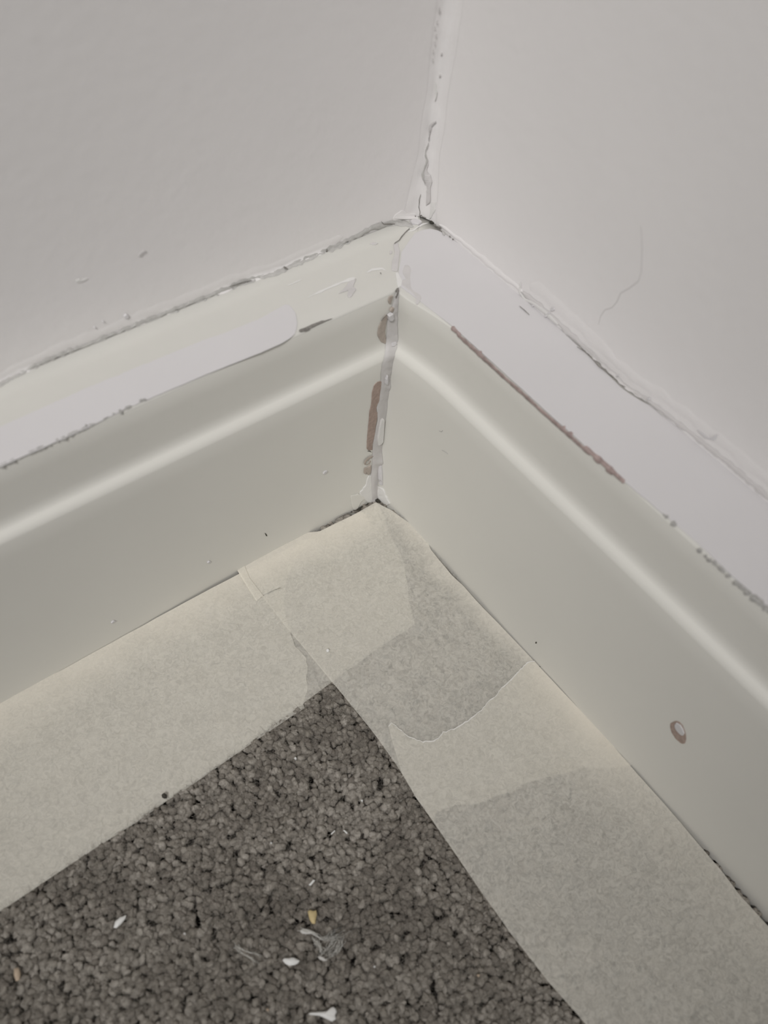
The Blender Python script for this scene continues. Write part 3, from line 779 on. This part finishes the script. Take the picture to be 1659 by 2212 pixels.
flake('paint_sliver', cr(*C5, [(798, 1316), (808, 1312), (832, 1334), (826, 1342)]), M_flake, ZP, label='right one of two tiny slivers in the middle of the carpet', cat='sliver', jit=0.1, dome=0.0001)
flake('paint_sliver', cr(*C5, [(711, 1340), (740, 1312), (744, 1320), (716, 1346)]), M_flake, ZP, label='left one of two tiny slivers in the middle of the carpet', cat='sliver', jit=0.1, dome=0.0001)
for x, y, r, lb in ((400, 2019, 3, 'tiny white crumb right of the slanting white flake'), (578, 2183, 4, 'pale crumb left of the bone-shaped flake'), (808, 2090, 3, 'tiny white crumb right of the lint tuft'),
                    (1031, 2109, 4, 'pinkish white crumb on the carpet near the right tape'), (638, 1642, 3.5, 'pale crumb on the carpet near the tip of the left tape'),
                    (781, 1733, 3, 'pale crumb on the carpet near the middle of the right tape'), (586, 1824, 2.5, 'pale crumb on the carpet left of the two slivers')):
    flake('crumb', [(x-r, y), (x, y-r), (x+r, y-r*0.3), (x+r*0.4, y+r)], M_flake if r != 4 else M_tan, ZP+0.0001, 0.0005, lb, 'crumb', jit=0.4, n=10)
flake('white_crumb', [(704, 1407), (708, 1404), (712, 1408), (709, 1412), (705, 1411)], M_flake, 0.0007, 0.0005, 'white crumb on the crossing tape strip', 'crumb', jit=0.3)
flake('dark_grit', [(350, 1720), (355, 1716), (361, 1719), (361, 1726), (355, 1727), (351, 1724)], M_grit, 0.0005, 0.0009, 'dark speck of grit on the left tape edge', 'grit', jit=0.8)
stroke_o = stroke('splinter', [(1163, 1441), (1169, 1442), (1175, 1440)], [1.5, 2.2, 1], M_grit, None, h=0.0002, base=0.0004, step=1.5, plane=(2, 0.0))
tag(stroke_o, 'tiny dark splinter at the edge of the right skirting by the torn tape', 'splinter')


def strands(name, paths, m, label, cat, z=0.0017, w=0.9, n_side=10, spread=6):
    V = []; F = []; rs = random.Random(5)
    for path in paths:
        for k in range(n_side):
            o1 = rs.gauss(0, spread); o2 = rs.gauss(0, spread); s0 = rs.uniform(0, 0.35); s1 = rs.uniform(0.6, 1.0)
            Q = resample(path, 22); Q = Q[int(s0*21):max(int(s0*21)+4, int(s1*21)+1)]
            ph = rs.uniform(0, 9); b = len(V)
            for i, q in enumerate(Q):
                t = i/(len(Q)-1); p = q+np.array((o1*(1-t)+o2*t+2.5*nz(i*0.3, ph), 0.6*(o2*(1-t)+o1*t)+2.5*nz(i*0.3, ph, 4)))
                P = on(p, 2, 0.0); zz = z+0.0003*nz(i*0.4, ph, 9); ww = w*0.00007
                for a in (0, 2.1, 4.2):
                    V.append((P[0]+ww*math.cos(a), P[1]+ww*math.sin(a)*0.7, zz+ww*math.sin(a)))
            for i in range(len(Q)-1):
                for j in range(3):
                    a0 = b+i*3+j; a1 = b+i*3+(j+1) % 3; F.append((a0, a1, a1+3, a0+3))
    o = mesh(name, V, F, m); tag(o, label, cat); return o


lint = strands('lint_tuft', [cr(*CE, [(620, 640), (740, 660), (850, 700), (930, 780), (1050, 740), (1150, 660), (1240, 620)]),
                      cr(*CE, [(900, 780), (1080, 760), (1200, 700), (1350, 620)]), cr(*CE, [(900, 1050), (1000, 960), (1100, 850), (1180, 720)]),
                      cr(*CE, [(930, 1000), (900, 900), (850, 800), (780, 720)]), cr(*CE, [(1000, 1050), (1150, 950), (1200, 850), (1180, 700)])], M_lint,
        'wispy tuft of pale lint on the carpet under the yellow chip', 'lint', n_side=13, spread=5)
f1 = flake('lint_knot', cr(*CE, [(605, 645), (650, 612), (720, 622), (790, 650), (850, 690), (915, 760), (860, 740), (780, 690), (700, 695), (640, 685)]), M_flake, ZP+0.0004, 0.0003, dome=0.0002)
f1.parent = lint
f2 = flake('lint_knot', cr(*CE, [(870, 1030), (905, 1010), (960, 1040), (1020, 1085), (960, 1095), (900, 1070)]), M_flake, ZP+0.0004, 0.0003, dome=0.0002)
f2.parent = lint
for f in (f1, f2):
    f.data.materials[0] = mat('matted_lint', (0.60, 0.59, 0.56, 1), 0.9, 0.0001, 2000)
strands('lint_wisp', [cr(*CD, [(840, 310), (852, 330), (880, 345), (915, 352), (945, 362)]), cr(*CD, [(845, 330), (870, 352), (905, 372), (930, 400)])], M_lint,
        'thin curved wisp of lint left of the lint tuft', 'lint', n_side=7, spread=3)

# fluff showing in the gap between tape and skirting
def edge_fuzz(name, path, n, seed, parent, dark, z=(-0.003, 0.0006)):
    Q = resample(path, n); st = []
    rs = np.random.RandomState(seed)
    for q in Q:
        p = on(q+rs.normal(0, 1.6, 2), 2, 0.0); st.append((min(p[0], -0.0004), min(p[1], -0.0004), rs.uniform(*z)))
    o = fibres(name, np.array(st), M_pile, 0.0014, 0.00002, seed=seed, cap=0.0022, tone=dark)
    co = np.empty(len(o.data.vertices)*3, np.float32); o.data.vertices.foreach_get('co', co); co = co.reshape(-1, 3)
    co[:, 0] = np.minimum(co[:, 0], -0.0001); co[:, 1] = np.minimum(co[:, 1], -0.0001); o.data.vertices.foreach_set('co', co.ravel())
    o.parent = parent; o['kind'] = 'stuff'
    return o


edge_fuzz('edge_fluff', [(665, 1150), (700, 1138), (740, 1115), (775, 1098), (812, 1080)], 260, 11, pile, (0.3, 1.0))
edge_fuzz('edge_fluff', [(816, 1080), (845, 1100), (880, 1126), (905, 1145)], 200, 12, pile, (0.3, 1.0))
edge_fuzz('edge_fluff', [(926, 1178), (945, 1200), (975, 1235), (1000, 1262)], 220, 13, pile, (0.5, 1.0))
